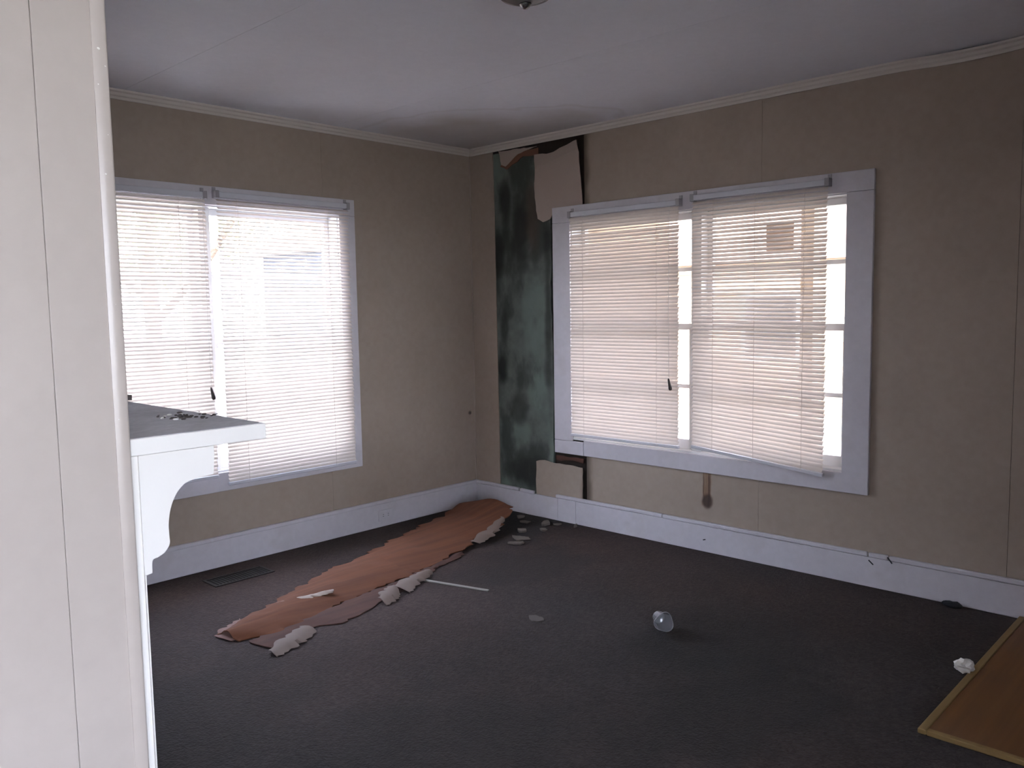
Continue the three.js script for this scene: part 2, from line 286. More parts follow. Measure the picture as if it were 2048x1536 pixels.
// baseboards with a moulded cap
{
  const b = structGroup('baseboard_back');
  obj('board', box(XB, -0.0005, 0.0005, 0.15, 0.0005, 0.018, 0.003), M.trim, b);
  obj('cap', box(XB, -0.0005, 0.1505, 0.173, 0.0005, 0.025, 0.006), M.trim, b);
}
{
  const b = structGroup('baseboard_right'), T = 0.018;
  const cut = (z0, z1, y1, k) => slabX(poly(jagged([[z0, 0.0005], [z1, 0.0005], [z1, y1], [z0, y1]], 0.0008, 0.05, k)), -T, -0.0045);
  // split at the water damage: hairline cracks between the pieces
  obj('board', cut(0.026, 0.786, 0.148, 3), M.trim, b);
  obj('board', cut(0.789, 0.938, 0.15, 4), M.trim, b);
  obj('board', box(-T, -0.0005, 0.0005, 0.15, 0.9395, ZF, 0.003), M.trim, b);
  const cap = (z0, z1, dz = 0, tilt = 0) => { const g = box(-0.026, -0.0045, 0, 0.0225, -(z1 - z0) / 2, (z1 - z0) / 2, 0.006); g.rotateX(tilt); g.translate(0, 0.151 + dz, (z0 + z1) / 2); return obj('cap', uvm(g), M.trim, b); };
  cap(0.026, 0.44); cap(0.452, 0.578, -0.004, 0.02); cap(0.775, 1.6, 0.001); 
  cap(1.602, 2.79, 0.0005); cap(2.797, 2.888, 0.001, -0.012); cap(2.894, ZF - 0.01, 0.0005);
  for (const [z, y, l, a] of [[2.808, 0.125, 0.03, -0.7], [2.9, 0.155, 0.035, -0.9], [1.88, 0.07, 0.016, 0.3]]) { const g = new THREE.BoxGeometry(0.0016, 0.006, l); g.rotateX(-a); g.translate(-T - 0.0006 - (y > 0.15 ? 0.0085 : 0), y, z); obj('gouge', uvm(g), M.black, b); }
}
struct('baseboard_chimney', box(XB, XB + 0.018, 0.0005, 0.15, 0.03, 0.75, 0.003), M.trim);
struct('baseboard_panelled', box(XL + 0.03, XB - 0.06, 0.0005, 0.12, ZP + 0.0005, ZP + 0.016, 0.003), M.cream);

// ---------------------------------------------------------------- windows
// local frame: X along the wall, Y up, Z into the room; the wall face is Z = 0
function windowUnit(name, P, W, withNote) {
  const g = structGroup(name); g.position.set(...P.pos); g.rotation.y = P.turn;
  const { x0, x1, y0, y1, a0, a1, b0, b1 } = W;     // casing outside and opening
  const add = (n, geo, m, par = g) => obj(n, geo, m, par);
  const T = 0.02;
  add('casing_head', box(x0, x1, b1 - 0.004, y1, 0.0006, T, 0.003), M.trim);
  add('casing_side', box(x0, a0 + 0.008, y0 + (y1 - y0) * 0.055, b1 - 0.005, 0.0006, T, 0.003), M.trim);
  add('casing_side', box(a1 - 0.008, x1, y0 + 0.09, b1 - 0.005, 0.0006, T, 0.003), M.trim);
  add('casing_bottom', box(x0, x0 + 0.24, y0, y0 + 0.085, 0.0006, T + 0.001, 0.003), M.trim);
  add('casing_bottom', box(x0 + 0.2408, x1, y0, b0 + 0.004, 0.0006, T, 0.003), M.trim);
  add('jamb', box(a0 - 0.001, a0 + 0.012, b0, b1, -0.15, 0.001), M.sash); add('jamb', box(a1 - 0.012, a1 + 0.001, b0, b1, -0.15, 0.001), M.sash);
  add('head_jamb', box(a0, a1, b1 - 0.012, b1 + 0.001, -0.15, 0.001), M.sash); add('sill', box(a0, a1, b0 - 0.001, b0 + 0.014, -0.165, 0.002), M.sash);
  const mc = (a0 + a1) / 2 + W.shift;
  add('mullion', box(mc - 0.032, mc + 0.032, b0 + 0.014, b1 - 0.012, -0.14, -0.028, 0.003), M.sash);
  const mid = W.meet, stile = 0.03;
  for (const [l, r] of [[a0 + 0.013, mc - 0.033], [mc + 0.033, a1 - 0.013]]) for (const top of [0, 1]) {
    const s0 = top ? mid - 0.018 : b0 + 0.015, s1 = top ? b1 - 0.013 : mid + 0.018, zz = top ? -0.125 : -0.09;
    const s = add('sash', [box(l, l + stile, s0, s1, zz, zz + 0.032), box(r - stile, r, s0, s1, zz, zz + 0.032), box(l + stile, r - stile, s0, s0 + (top ? 0.034 : 0.055), zz, zz + 0.032), box(l + stile, r - stile, s1 - 0.034, s1, zz, zz + 0.032)], M.sash);
    const my = top ? W.munt : W.munt2;
    add('muntin', box(l + stile, r - stile, my - 0.011, my + 0.011, zz + 0.004, zz + 0.028), M.sash, s);
    for (const [p0, p1] of [[s0 + 0.03, my - 0.011], [my + 0.011, s1 - 0.03]]) add('pane', box(l + stile, r - stile, p0, p1, zz + 0.0155, zz + 0.0155 + 0.0001), M.glass, s);
    if (!top) add('sash_lock', box((l + r) / 2 - 0.03, (l + r) / 2 + 0.03, s1, s1 + 0.014, zz + 0.006, zz + 0.026, 0.004), M.hook, s);
  }
  return { g, add };
}
const onBack = { pos: [0, 0, 0], turn: 0 }, onRight = { pos: [0, 0, 0], turn: -Math.PI / 2 };
windowUnit('window_1', onBack, { x0: WA.x0, x1: WA.x1, y0: WA.y0, y1: WA.y1, a0: WA.ox0, a1: WA.ox1, b0: WA.oy0, b1: WA.oy1, shift: 0, meet: 1.24, munt: 1.6, munt2: 0.9 });
{
  const { g, add } = windowUnit('window_2', onRight, { x0: WB.z0, x1: WB.z1, y0: WB.y0, y1: WB.y1, a0: WB.oz0, a1: WB.oz1, b0: WB.oy0, b1: WB.oy1, shift: 0.012, meet: 1.275, munt: 1.605, munt2: 0.93 });
  add('taped_card', box(2.175, 2.33, 1.68, 1.83, -0.1085, -0.1075), phy({ color: 0xc4ae9c, roughness: 1, transmission: 0.35, thickness: 0 }));
}
{ // window behind the viewer, which lights the cream panelling
  const g = structGroup('window_3');
  const { x0, x1, y0, y1 } = WC, add = (n, geo, m) => obj(n, geo, m, g), my = (y0 + y1) / 2;
  add('casing_head', box(x0 - 0.1, x1 + 0.1, y1, y1 + 0.1, ZF - 0.02, ZF - 0.0005, 0.003), M.white); add('casing_bottom', box(x0 - 0.1, x1 + 0.1, y0 - 0.1, y0, ZF - 0.02, ZF - 0.0005, 0.003), M.white);
  add('casing_side', box(x0 - 0.1, x0, y0, y1, ZF - 0.02, ZF - 0.0005, 0.003), M.white); add('casing_side', box(x1, x1 + 0.1, y0, y1, ZF - 0.02, ZF - 0.0005, 0.003), M.white);
  add('sash', [box(x0, x0 + 0.045, y0, y1, ZF + 0.05, ZF + 0.09), box(x1 - 0.045, x1, y0, y1, ZF + 0.05, ZF + 0.09), box(x0, x1, y0, y0 + 0.06, ZF + 0.05, ZF + 0.09), box(x0, x1, y1 - 0.045, y1, ZF + 0.05, ZF + 0.09), box(x0, x1, my - 0.02, my + 0.02, ZF + 0.05, ZF + 0.09)], M.sash);
  add('pane', box(x0 + 0.045, x1 - 0.045, y0 + 0.06, my - 0.02, ZF + 0.07, ZF + 0.0701), M.glass); add('pane', box(x0 + 0.045, x1 - 0.045, my + 0.02, y1 - 0.045, ZF + 0.07, ZF + 0.0701), M.glass);
}

// ---------------------------------------------------------------- venetian blinds
const SW = 0.025;
function slatGeo(w) {
  const n = 5, pos = [], idx = [];
  for (let i = 0; i <= n; i++) { const t = i / n * 2 - 1, z = t * SW / 2, y = 0.0022 * (1 - t * t); pos.push(-w / 2, y, z, w / 2, y, z); }
  for (let i = 0; i < n; i++) { const a = 2 * i; idx.push(a, a + 2, a + 1, a + 1, a + 2, a + 3); }
  const g = new THREE.BufferGeometry(); g.setAttribute('position', new THREE.Float32BufferAttribute(pos, 3)); g.setIndex(idx); g.computeVertexNormals(); return uvm(g);
}
function blind(P, label, o) {
  const t = thing('venetian_blind', label, 'blind', P.pos, 'white venetian blinds over the windows'); t.rotation.y = P.turn;
  const w = o.x1 - o.x0, cx = (o.x0 + o.x1) / 2, z = 0.045, yTop = o.top - 0.03;
  obj('head_rail', box(o.x0, o.x1, yTop, o.top, z - 0.016, z + 0.012, 0.003), M.rail, t);
  for (const bx of [o.x0 + 0.004, o.x1 - 0.004]) obj('bracket', [box(bx - 0.012, bx + 0.012, yTop - 0.004, o.top + 0.006, 0.0202, z + 0.014, 0.002), box(bx - 0.01, bx + 0.01, o.top + 0.004, o.top + 0.026, 0.0202, 0.024, 0.001)], M.hook, t);
  const g = slatGeo(w - 0.004), pitch = 0.0208, n = Math.floor((yTop - 0.012 - o.bot) / pitch);
  const skew = (f) => (o.drop || 0) * Math.pow(f, 2.2);   // the right end hangs lower towards the bottom
  for (let i = 0; i < n; i++) {
    const f = i / n, y = yTop - 0.014 - i * pitch, s = new THREE.Mesh(g, M.slat); s.name = 'slat'; s.castShadow = s.receiveShadow = true;
    const odd = o.open && o.open[i] ? o.open[i] : 0;
    s.position.set(cx + rr(-0.003, 0.003), y - skew(f) / 2, z);
    s.rotation.set((o.tilt + (o.lean || 0) * f + rr(-2.2, 2.2) + odd) * Math.PI / 180, 0, -Math.atan(skew(f) / w) + rr(-0.0012, 0.0012), 'ZXY');
    t.add(s);
  }
  const yb = yTop - 0.014 - n * pitch, d = skew(1), rail = box(-w / 2, w / 2, -0.009, 0.009, -0.012, 0.012, 0.004);
  rail.rotateZ(-Math.atan(d / w)); rail.translate(cx, yb - d / 2, z); obj('bottom_rail', uvm(rail), M.rail, t);
  for (const f of o.ladders || [0.14, 0.82]) {
    const x = o.x0 + f * w, end = yb - d * f;
    obj('ladder_cord', [box(x - 0.0008, x + 0.0008, end, yTop, z + 0.0126, z + 0.0138), box(x - 0.0008, x + 0.0008, end, yTop, z - 0.0138, z - 0.0126)], M.slat, t);
  }
  if (o.pull) { // pull cord with a dark tassel
    const [x, y] = o.pull;
    obj('pull_cord', tube([[x, yTop, z + 0.018], [x - 0.002, (yTop + y) / 2, z + 0.022], [x, y + 0.05, z + 0.021]], 0.0011, 5), M.cord, t);
    const ts = new THREE.LatheGeometry([[0, 0], [0.008, 0.002], [0.0105, 0.012], [0.008, 0.035], [0.006, 0.06], [0.0035, 0.07], [0, 0.071]].map((p) => new THREE.Vector2(...p)), 10);
    ts.rotateZ(0.22); ts.translate(x + 0.012, y - 0.025, z + 0.021); obj('tassel', uvm(ts), M.tassel, t);
  }
  return t;
}
blind(onBack, 'white venetian blind over the left half of the window beside the mantel', { x0: -2.83, x1: -1.985, top: 2.035, bot: 0.5, tilt: 46, lean: 8, pull: [-2.01, 0.96] });
blind(onBack, 'white venetian blind hanging below the casing beside the bare tan corner wall', { x0: -1.925, x1: -1.075, top: 2.045, bot: 0.455, tilt: 25, lean: 38 });
blind(onRight, 'closed white venetian blind next to the mouldy strip of wall', { x0: 0.935, x1: 1.728, top: 1.985, bot: 0.585, tilt: 57, pull: [1.675, 0.94], open: { 4: -26, 7: -10, 32: -16, 46: -12 } });
blind(onRight, 'white venetian blind with a slanting bottom rail and partly open slats', { x0: 1.812, x1: 2.575, top: 2.0, bot: 0.6, tilt: 45, lean: 9, drop: 0.07, ladders: [0.18, 0.5, 0.85], open: { 9: -12, 21: -18, 22: -22, 23: -10 } });

// ---------------------------------------------------------------- mantelpiece (its end is seen past the cream wall)
{
  const Z0 = 1.05, ZE = ZP - 0.015, X0 = XB + 0.0045;
  const m = thing('fireplace_mantel', 'white painted mantelpiece with scrolled end bracket and dusty shelf', 'mantel', [X0, 0, (Z0 + ZE) / 2]);
  const zc = (Z0 + ZE) / 2, loc = (g) => { g.translate(-X0, 0, -zc); return uvm(g); };
  const shelf = obj('shelf', loc(box(X0, -3.176, 1.1215, 1.156, Z0 - 0.003, ZE + 0.003, 0.0025)), M.white, m);
  obj('dust_layer', loc(slabY(poly(jagged([[X0 + 0.001, Z0], [-3.18, Z0], [-3.18, ZE - 0.001], [X0 + 0.001, ZE - 0.001]], 0.0012, 0.04, 11)), 1.156, 1.1566)), M.dust, shelf).userData.label = 'grey dust on the shelf top';
  const br = [[-3.299, 1.121], [-3.298, 1.102], [-3.302, 1.061], [-3.324, 1.0595], [-3.345, 1.057], [-3.363, 1.052], [-3.373, 1.045], [-3.384, 1.033], [-3.394, 1.014], [-3.4, 0.995], [-3.4035, 0.972], [-3.4035, 0.952], [-3.403, 0.935], [-3.407, 0.925], [-3.416, 0.9155], [-3.428, 0.91], [-3.44, 0.905], [-3.4415, 0.88], [-3.4535, 0.878]];
  for (const [z0, z1] of [[ZE - 0.022, ZE], [Z0, Z0 + 0.022]]) {
    const s = new THREE.Shape(); s.moveTo(X0 + 0.019, 1.121); s.lineTo(...br[0]); s.lineTo(...br[1]); s.lineTo(...br[2]);
    s.splineThru(br.slice(3, 18).map((p) => new THREE.Vector2(...p))); s.lineTo(...br[18]); s.lineTo(X0 + 0.019, 0.878); s.closePath();
    const g = new THREE.ExtrudeGeometry(s, { depth: z1 - z0, bevelEnabled: false, curveSegments: 24 }); g.translate(0, 0, z0);
    obj('bracket', loc(uvm(g)), M.white, m);
    obj('pilaster', loc(box(X0 + 0.0195, -3.4535, 0.0005, 0.8775, z0, z1, 0.0015)), M.white, m);
    obj('back_strip', loc(box(X0, X0 + 0.0188, 0.0005, 1.121, z0 - 0.002, z1 - 0.003, 0.0015)), M.white, m);
  }
  obj('frieze', loc(box(X0, X0 + 0.03, 0.86, 1.121, Z0 + 0.0225, ZE - 0.0225)), M.white, m);
  for (const [a, b] of [[Z0 + 0.0225, Z0 + 0.25], [ZE - 0.25, ZE - 0.0225]]) obj('side_panel', loc(box(X0, X0 + 0.025, 0.0005, 0.8595, a, b)), M.white, m);
  obj('fireplace_cover', loc(box(X0, X0 + 0.012, 0.0005, 0.8595, Z0 + 0.2505, ZE - 0.2505)), M.tan, m);
}
{ // grit and paint flakes on the shelf
  const gs = [], ws = [];
  for (let i = 0; i < 46; i++) { const g = new THREE.IcosahedronGeometry(rr(0.0015, 0.0065), 0); g.scale(1.3, 0.5, 1); g.rotateY(rr(0, 6)); const x = -3.235 + (rnd() + rnd() - 1) * 0.07, z = 2.39 + (rnd() + rnd() - 1) * 0.1; g.translate(x, 1.158, z); (i % 7 ? gs : ws).push(g); }
  const d = thing('paint_grit', 'dark grit and pale paint flakes scattered on the mantel shelf', 'grit', [-3.24, 1.1567, 2.4]); d.userData.kind = 'stuff';
  obj('dark_grit', uvm(mergeGeometries(gs.map((g) => g.translate(3.24, -1.1567, -2.4)))), std({ color: 0x57504c, roughness: 0.95 }), d);
  obj('pale_flakes', uvm(mergeGeometries(ws.map((g) => g.translate(3.24, -1.1567, -2.4)))), M.white, d);
  const k = slabY(poly(jagged([[-3.47, 1.79], [-3.165, 1.83], [-3.16, 1.89], [-3.47, 1.87]], 0.003, 0.04, 4)), 1.1568, 1.172);
  tag(obj('wood_scrap', k, std({ color: 0x6e6460, roughness: 0.9 })), 'thin grey scrap of wood lying across the mantel shelf', 'scrap');
}

// ---------------------------------------------------------------- fallen panelling and debris on the carpet
function resample(pts, n) {
  const d = [0]; for (let i = 1; i < pts.length; i++) d.push(d[i - 1] + Math.hypot(pts[i][0] - pts[i - 1][0], pts[i][2] - pts[i - 1][2]));
  return Array.from({ length: n + 1 }, (_, k) => { const s = d[d.length - 1] * k / n; let i = 1; while (i < pts.length - 1 && d[i] < s) i++; const t = clamp((s - d[i - 1]) / (d[i] - d[i - 1])); return [0, 1, 2].map((c) => pts[i - 1][c] + (pts[i][c] - pts[i - 1][c]) * t); });
}
// a thin bowed sheet between two edges, closed all round
function sheet(A, B, n, m, thick, bow, rough = 0.006, k = 1) {
  const a = resample(A, n), b = resample(B, n), pos = [];
  const at = (i, j, low) => {
    const t = j / m, e = Math.sin(Math.PI * t), w = (fbm(i * 0.35, j * 0.6, 3, k) - 0.5) * 2 * rough, jag = (j === 0 || j === m) ? (vnoise(i * 0.9, j, k + 5) - 0.5) * 2 * rough * 2.5 : 0;
    const x = a[i][0] + (b[i][0] - a[i][0]) * t + jag, z = a[i][2] + (b[i][2] - a[i][2]) * t + jag, y = a[i][1] + (b[i][1] - a[i][1]) * t + bow * e + w * e;
    return [x, Math.max(0.0015, y) + (low ? 0 : thick), z];
  };
  const quad = (p, q, r, s) => pos.push(...p, ...q, ...r, ...p, ...r, ...s);
  for (let i = 0; i < n; i++) for (let j = 0; j < m; j++) {
    quad(at(i, j), at(i, j + 1), at(i + 1, j + 1), at(i + 1, j)); quad(at(i, j, 1), at(i + 1, j, 1), at(i + 1, j + 1, 1), at(i, j + 1, 1));
    if (j === 0) quad(at(i, 0, 1), at(i, 0), at(i + 1, 0), at(i + 1, 0, 1)); if (j === m - 1) quad(at(i, m), at(i, m, 1), at(i + 1, m, 1), at(i + 1, m));
    if (i === 0) quad(at(0, j, 1), at(0, j + 1, 1), at(0, j + 1), at(0, j)); if (i === n - 1) quad(at(n, j), at(n, j + 1), at(n, j + 1, 1), at(n, j, 1));
  }
  let g = new THREE.BufferGeometry(); g.setAttribute('position', new THREE.Float32BufferAttribute(pos, 3));
  g = toCreasedNormals(g, 0.7); return uvm(g);
}
{
  const O = [-1.35, 0, 0.75];
  const t = thing('fallen_wall_panel', 'long torn sheet of orange-brown hardboard panelling fallen from the corner onto the carpet', 'wall panel', O);
  const loc = (g) => { g.translate(-O[0], -O[1], -O[2]); return g; };
  const up = [[-2.468, 0.002, 0.946], [-2.333, 0.012, 0.867], [-2.189, 0.022, 0.84], [-1.95, 0.028, 0.741], [-1.699, 0.03, 0.606], [-1.469, 0.03, 0.563], [-1.069, 0.03, 0.403], [-0.789, 0.034, 0.307], [-0.513, 0.045, 0.241], [-0.33, 0.085, 0.209], [-0.292, 0.108, 0.313]];
  const lo = [[-2.456, 0.001, 1.06], [-2.33, 0.002, 1.1], [-2.2, 0.004, 1.11], [-2.0, 0.004, 1.05], [-1.8, 0.004, 1.0], [-1.6, 0.004, 0.98], [-1.3, 0.005, 0.93], [-0.981, 0.012, 0.85], [-0.792, 0.022, 0.793], [-0.536, 0.05, 0.74], [-0.342, 0.09, 0.66], [-0.25, 0.1, 0.589]];
  const main = obj('hardboard_sheet', loc(sheet(up, lo, 80, 10, 0.005, 0.03, 0.008, 301)), M.hard, t);
  // layer that has split off along the front edge
  const l1 = [[-2.43, 0.003, 1.09], [-2.3, 0.004, 1.1], [-2.1, 0.006, 1.06], [-1.8, 0.006, 1.0], [-1.5, 0.006, 0.98], [-1.2, 0.006, 0.9], [-0.95, 0.01, 0.86]];
  const l2 = [[-2.4, 0.001, 1.235], [-2.306, 0.001, 1.255], [-2.124, 0.001, 1.174], [-2.03, 0.001, 1.235], [-1.823, 0.001, 1.177], [-1.693, 0.001, 1.12], [-1.52, 0.001, 1.095], [-1.295, 0.001, 0.985], [-0.96, 0.004, 0.88]];
  obj('split_layer', loc(sheet(l1, l2, 60, 4, 0.004, 0.004, 0.006, 311)), M.hardDark, t).userData.label = 'darker split layer along the torn edge';
  const flap = (a, b, bow, m) => obj('torn_facing', loc(sheet(a, b, 18, 4, 0.002, bow, 0.005, 321 + a.length)), m, t);
  flap([[-2.14, 0.038, 0.856], [-1.99, 0.046, 0.905], [-1.873, 0.05, 0.935]], [[-2.08, 0.04, 0.918], [-2.02, 0.044, 0.94], [-1.885, 0.045, 0.96]], 0.008, M.tornPale).userData.label = 'pale torn strip of facing';
  flap([[-2.42, 0.008, 1.262], [-2.317, 0.022, 1.215], [-2.2, 0.02, 1.16]], [[-2.43, 0.003, 1.335], [-2.3, 0.006, 1.31], [-2.16, 0.006, 1.235]], 0.014, M.paper);
  flap([[-1.75, 0.02, 1.12], [-1.68, 0.034, 1.08], [-1.61, 0.034, 1.06]], [[-1.768, 0.004, 1.205], [-1.69, 0.006, 1.19], [-1.62, 0.008, 1.14]], 0.016, M.paper);
  flap([[-1.6, 0.02, 1.04], [-1.45, 0.03, 1.01], [-1.33, 0.026, 0.985]], [[-1.58, 0.004, 1.15], [-1.48, 0.008, 1.1], [-1.3, 0.01, 1.02]], 0.012, M.paper);
  flap([[-0.82, 0.035, 0.79], [-0.641, 0.055, 0.735], [-0.42, 0.085, 0.66]], [[-0.79, 0.02, 0.835], [-0.62, 0.03, 0.8], [-0.42, 0.07, 0.7]], 0.006, M.paper);
  flap([[-2.49, 0.003, 0.93], [-2.42, 0.014, 0.9], [-2.33, 0.02, 0.87]], [[-2.47, 0.003, 1.05], [-2.43, 0.02, 1.02], [-2.39, 0.02, 0.98]], 0.004, std({ color: 0x7d6058, roughness: 0.9 }));
}
{
  const g = box(-0.205, 0.205, 0, 0.008, -0.008, 0.008, 0.003); g.rotateY(Math.atan2(-(1.415 - 1.04), -1.293 + 1.4)); g.translate(-1.352, 0.001, 1.228);
  tag(obj('wood_strip', uvm(g), M.paleStick), 'thin pale wooden strip on the carpet, one end under the fallen panel', 'strip');
}
function flake(x, z, s, label, mat, h = 0.006, k = 1) {
  const pts = []; const n = 7; for (let i = 0; i < n; i++) { const a = i / n * Math.PI * 2, r = s * (0.6 + 0.6 * hash(i, k, 9)); pts.push([Math.cos(a) * r * 1.5, Math.sin(a) * r]); }
  const g = slabY(poly(jagged(pts, s * 0.1, s * 0.3, k)), 0.0005, h); g.rotateY(hash(k, 2, 2) * 6); 
  const p = g.attributes.position; for (let i = 0; i < p.count; i++) p.setY(i, p.getY(i) + 0.25 * h * (1 + Math.sin(p.getX(i) / s * 2 + k)));
  g.computeVertexNormals(); const m = obj('plaster_flake', uvm(g), mat); m.position.set(x, 0, z); m.rotation.y = hash(k, 5, 1) * 3; return tag(m, label, 'flake', 'debris flakes below the mouldy wall');
}
[[-0.5, 0.9, 0.045], [-0.6, 0.96, 0.035], [-0.16, 0.8, 0.035], [-0.1, 0.86, 0.02], [-0.27, 0.88, 0.022], [-0.38, 0.8, 0.02], [-0.2, 0.66, 0.03], [-0.12, 0.55, 0.025], [-0.08, 0.99, 0.015]].forEach(([x, z, s], i) => flake(x, z, s, 'small dirty flake of plaster on the stained carpet below the mouldy wall', M.flake, 0.006 + 0.004 * (i % 3), i + 1));
{ const f = flake(-1.42, 1.85, 0.03, 'flat dull scrap lying alone on the open carpet', std({ color: 0x544e4a, roughness: 0.95 }), 0.004, 17); delete f.userData.group; f.userData.category = 'scrap'; f.name = numbered('carpet_scrap'); }

{ // clear plastic cup lying on its side
  const out = [[0.0, 0], [0.022, 0], [0.024, 0.004], [0.033, 0.085], [0.036, 0.088], [0.0355, 0.091], [0.0325, 0.089], [0.0235, 0.006], [0.021, 0.002], [0, 0.002]].map((p) => new THREE.Vector2(...p));
  const g = new THREE.LatheGeometry(out, 28); const p = g.attributes.position;
  for (let i = 0; i < p.count; i++) { const y = p.getY(i), a = Math.atan2(p.getZ(i), p.getX(i)), q = 1 + 0.1 * Math.sin(3 * a + y * 60) * sst(0, 0.08, y); p.setX(i, p.getX(i) * q); p.setZ(i, p.getZ(i) * q); }
  g.computeVertexNormals();
  const t = thing('plastic_cup', 'small crumpled clear cup lying on its side on the open carpet', 'cup', [-1.155, 0.0, 2.345]);
  const m = obj('cup_wall', uvm(g), phy({ color: 0xbcbcc0, roughness: 0.08, transmission: 0.5, thickness: 0, ior: 1.45, side: THREE.DoubleSide }), t);
  m.rotation.set(0, 0, 0); m.rotation.order = 'YXZ'; m.rotation.y = -0.75; m.scale.setScalar(1.15); m.rotation.x = Math.PI / 2 - 0.14; m.position.set(0.03, 0.042, -0.035);
}
{ // brown sheet lying against the right wall
  const O = [-0.7, 0, 4.07], loc = (g) => { g.translate(-O[0], 0, -O[2]); return uvm(g); };
  const t = thing('wood_sheet', 'flat brown wood-grain sheet with pale edging lying along the right baseboard', 'wood sheet', O);
  obj('board', loc(box(-1.32, -0.03, 0.0005, 0.015, 3.48, 4.66)), M.board, t);
  obj('edge_strip', loc(box(-1.345, -0.028, 0.0005, 0.018, 3.453, 3.4795, 0.004)), M.boardEdge, t);
  obj('edge_strip', loc(box(-1.345, -1.3205, 0.0005, 0.018, 3.48, 4.68, 0.004)), M.boardEdge, t);
}
{ // scrap of white paper on the edge of that sheet
  const g = new THREE.IcosahedronGeometry(0.034, 2), p = g.attributes.position;
  for (let i = 0; i < p.count; i++) { const q = 0.75 + 0.5 * hash(Math.round(p.getX(i) * 900), Math.round(p.getY(i) * 900), Math.round(p.getZ(i) * 900)); p.setXYZ(i, p.getX(i) * q * 1.1, p.getY(i) * q * 0.7, p.getZ(i) * q); }
  g.computeVertexNormals(); g.translate(0, 0.024, 0); const m = obj('paper_scrap', uvm(g), std({ color: 0xdcd8d2, roughness: 0.95 })); m.position.set(-0.77, 0.008, 3.437);
  tag(m, 'small white crumpled scrap at the pale edge of the brown wood sheet', 'scrap');
}
{
  const g = new THREE.IcosahedronGeometry(0.03, 2), p = g.attributes.position;
  for (let i = 0; i < p.count; i++) { const q = 0.8 + 0.4 * vnoise(p.getX(i) * 90 + 50, p.getZ(i) * 90 + 50, 3); p.setXYZ(i, p.getX(i) * q * 0.8, p.getY(i) * q * 0.5, p.getZ(i) * q * 1.5); }
  g.computeVertexNormals(); const m = obj('dark_clod', uvm(g), M.black); m.position.set(-0.052, 0.012, 3.19);
  tag(m, 'small black clod on the carpet against the right baseboard', 'clod');
}
{ // floor register near the back wall
  const t = thing('floor_register', 'dark metal floor register set in the carpet below the back window', 'floor vent', [-2.0, 0, 0.25]);
  t.rotation.y = 0.0; const W = 0.17, D = 0.075;
  obj('frame', [box(-W, W, 0.0005, 0.006, -D, -D + 0.016, 0.002), box(-W, W, 0.0005, 0.006, D - 0.016, D, 0.002), box(-W, -W + 0.016, 0.0005, 0.006, -D, D, 0.002), box(W - 0.016, W, 0.0005, 0.006, -D, D, 0.002)], M.register, t);
  obj('damper', box(-W + 0.015, W - 0.015, 0.0003, 0.0012, -D + 0.015, D - 0.015), M.black, t);
  for (let i = 0; i < 16; i++) { const x = -W + 0.03 + i * 0.0187; obj('louvre', box(x - 0.002, x + 0.002, 0.0012, 0.0048, -D + 0.016, D - 0.016), M.register, t); }
}
{ // outlet set in the back baseboard
  const t = thing('wall_outlet', 'white electrical outlet plate set sideways in the back baseboard', 'outlet', [-0.842, 0.075, 0.0181]);
  obj('plate', box(-0.056, 0.056, -0.035, 0.035, 0, 0.005, 0.002), M.trim, t);
  for (const x of [-0.02, 0.02]) { const f = obj('receptacle', box(x - 0.0155, x + 0.0155, -0.016, 0.016, 0.0045, 0.0068, 0.002), M.trim, t); for (const y of [-0.006, 0.006]) obj('slot', box(x - 0.005, x + 0.005, y - 0.0012, y + 0.0012, 0.0066, 0.0071), M.black, f); }
}
{ // round cable grommet by the corner
  const g = new THREE.TorusGeometry(0.011, 0.004, 8, 18), d = new THREE.CircleGeometry(0.01, 16); d.translate(0, 0, 0.0006);
  const t = thing('cable_grommet', 'small dark round grommet low on the back wall by the corner', 'grommet', [-0.05, 0.66, 0.0012]);
  obj('ring', uvm(g), std({ color: 0x6b5b4d, roughness: 0.6 }), t); obj('hole', uvm(d), M.black, t);
}
{ // ceiling light, unlit
  const t = thing('ceiling_light', 'unlit flush ceiling light with dull glass bowl and metal finial', 'ceiling light', [-2.02, H, 2.39]);
  const lat = (pts, n = 40) => uvm(new THREE.LatheGeometry(pts.map((p) => new THREE.Vector2(...p)), n));
  obj('pan', lat([[0, -0.0005], [0.125, -0.0005], [0.127, -0.016], [0.118, -0.022], [0, -0.022]]), M.hook, t);
  obj('glass_bowl', lat([[0.118, -0.0225], [0.117, -0.04], [0.105, -0.065], [0.08, -0.086], [0.045, -0.099], [0.014, -0.104], [0.014, -0.101], [0.044, -0.096], [0.078, -0.083], [0.102, -0.063], [0.114, -0.04], [0.115, -0.0225]]), phy({ color: 0x8f8c88, roughness: 0.25, transmission: 0.35, thickness: 0 }), t);
  obj('finial', lat([[0, -0.121], [0.008, -0.12], [0.014, -0.116], [0.019, -0.109], [0.021, -0.1045], [0, -0.1042]]), std({ color: 0x8c8a88, roughness: 0.22, metalness: 0.9 }), t);
}

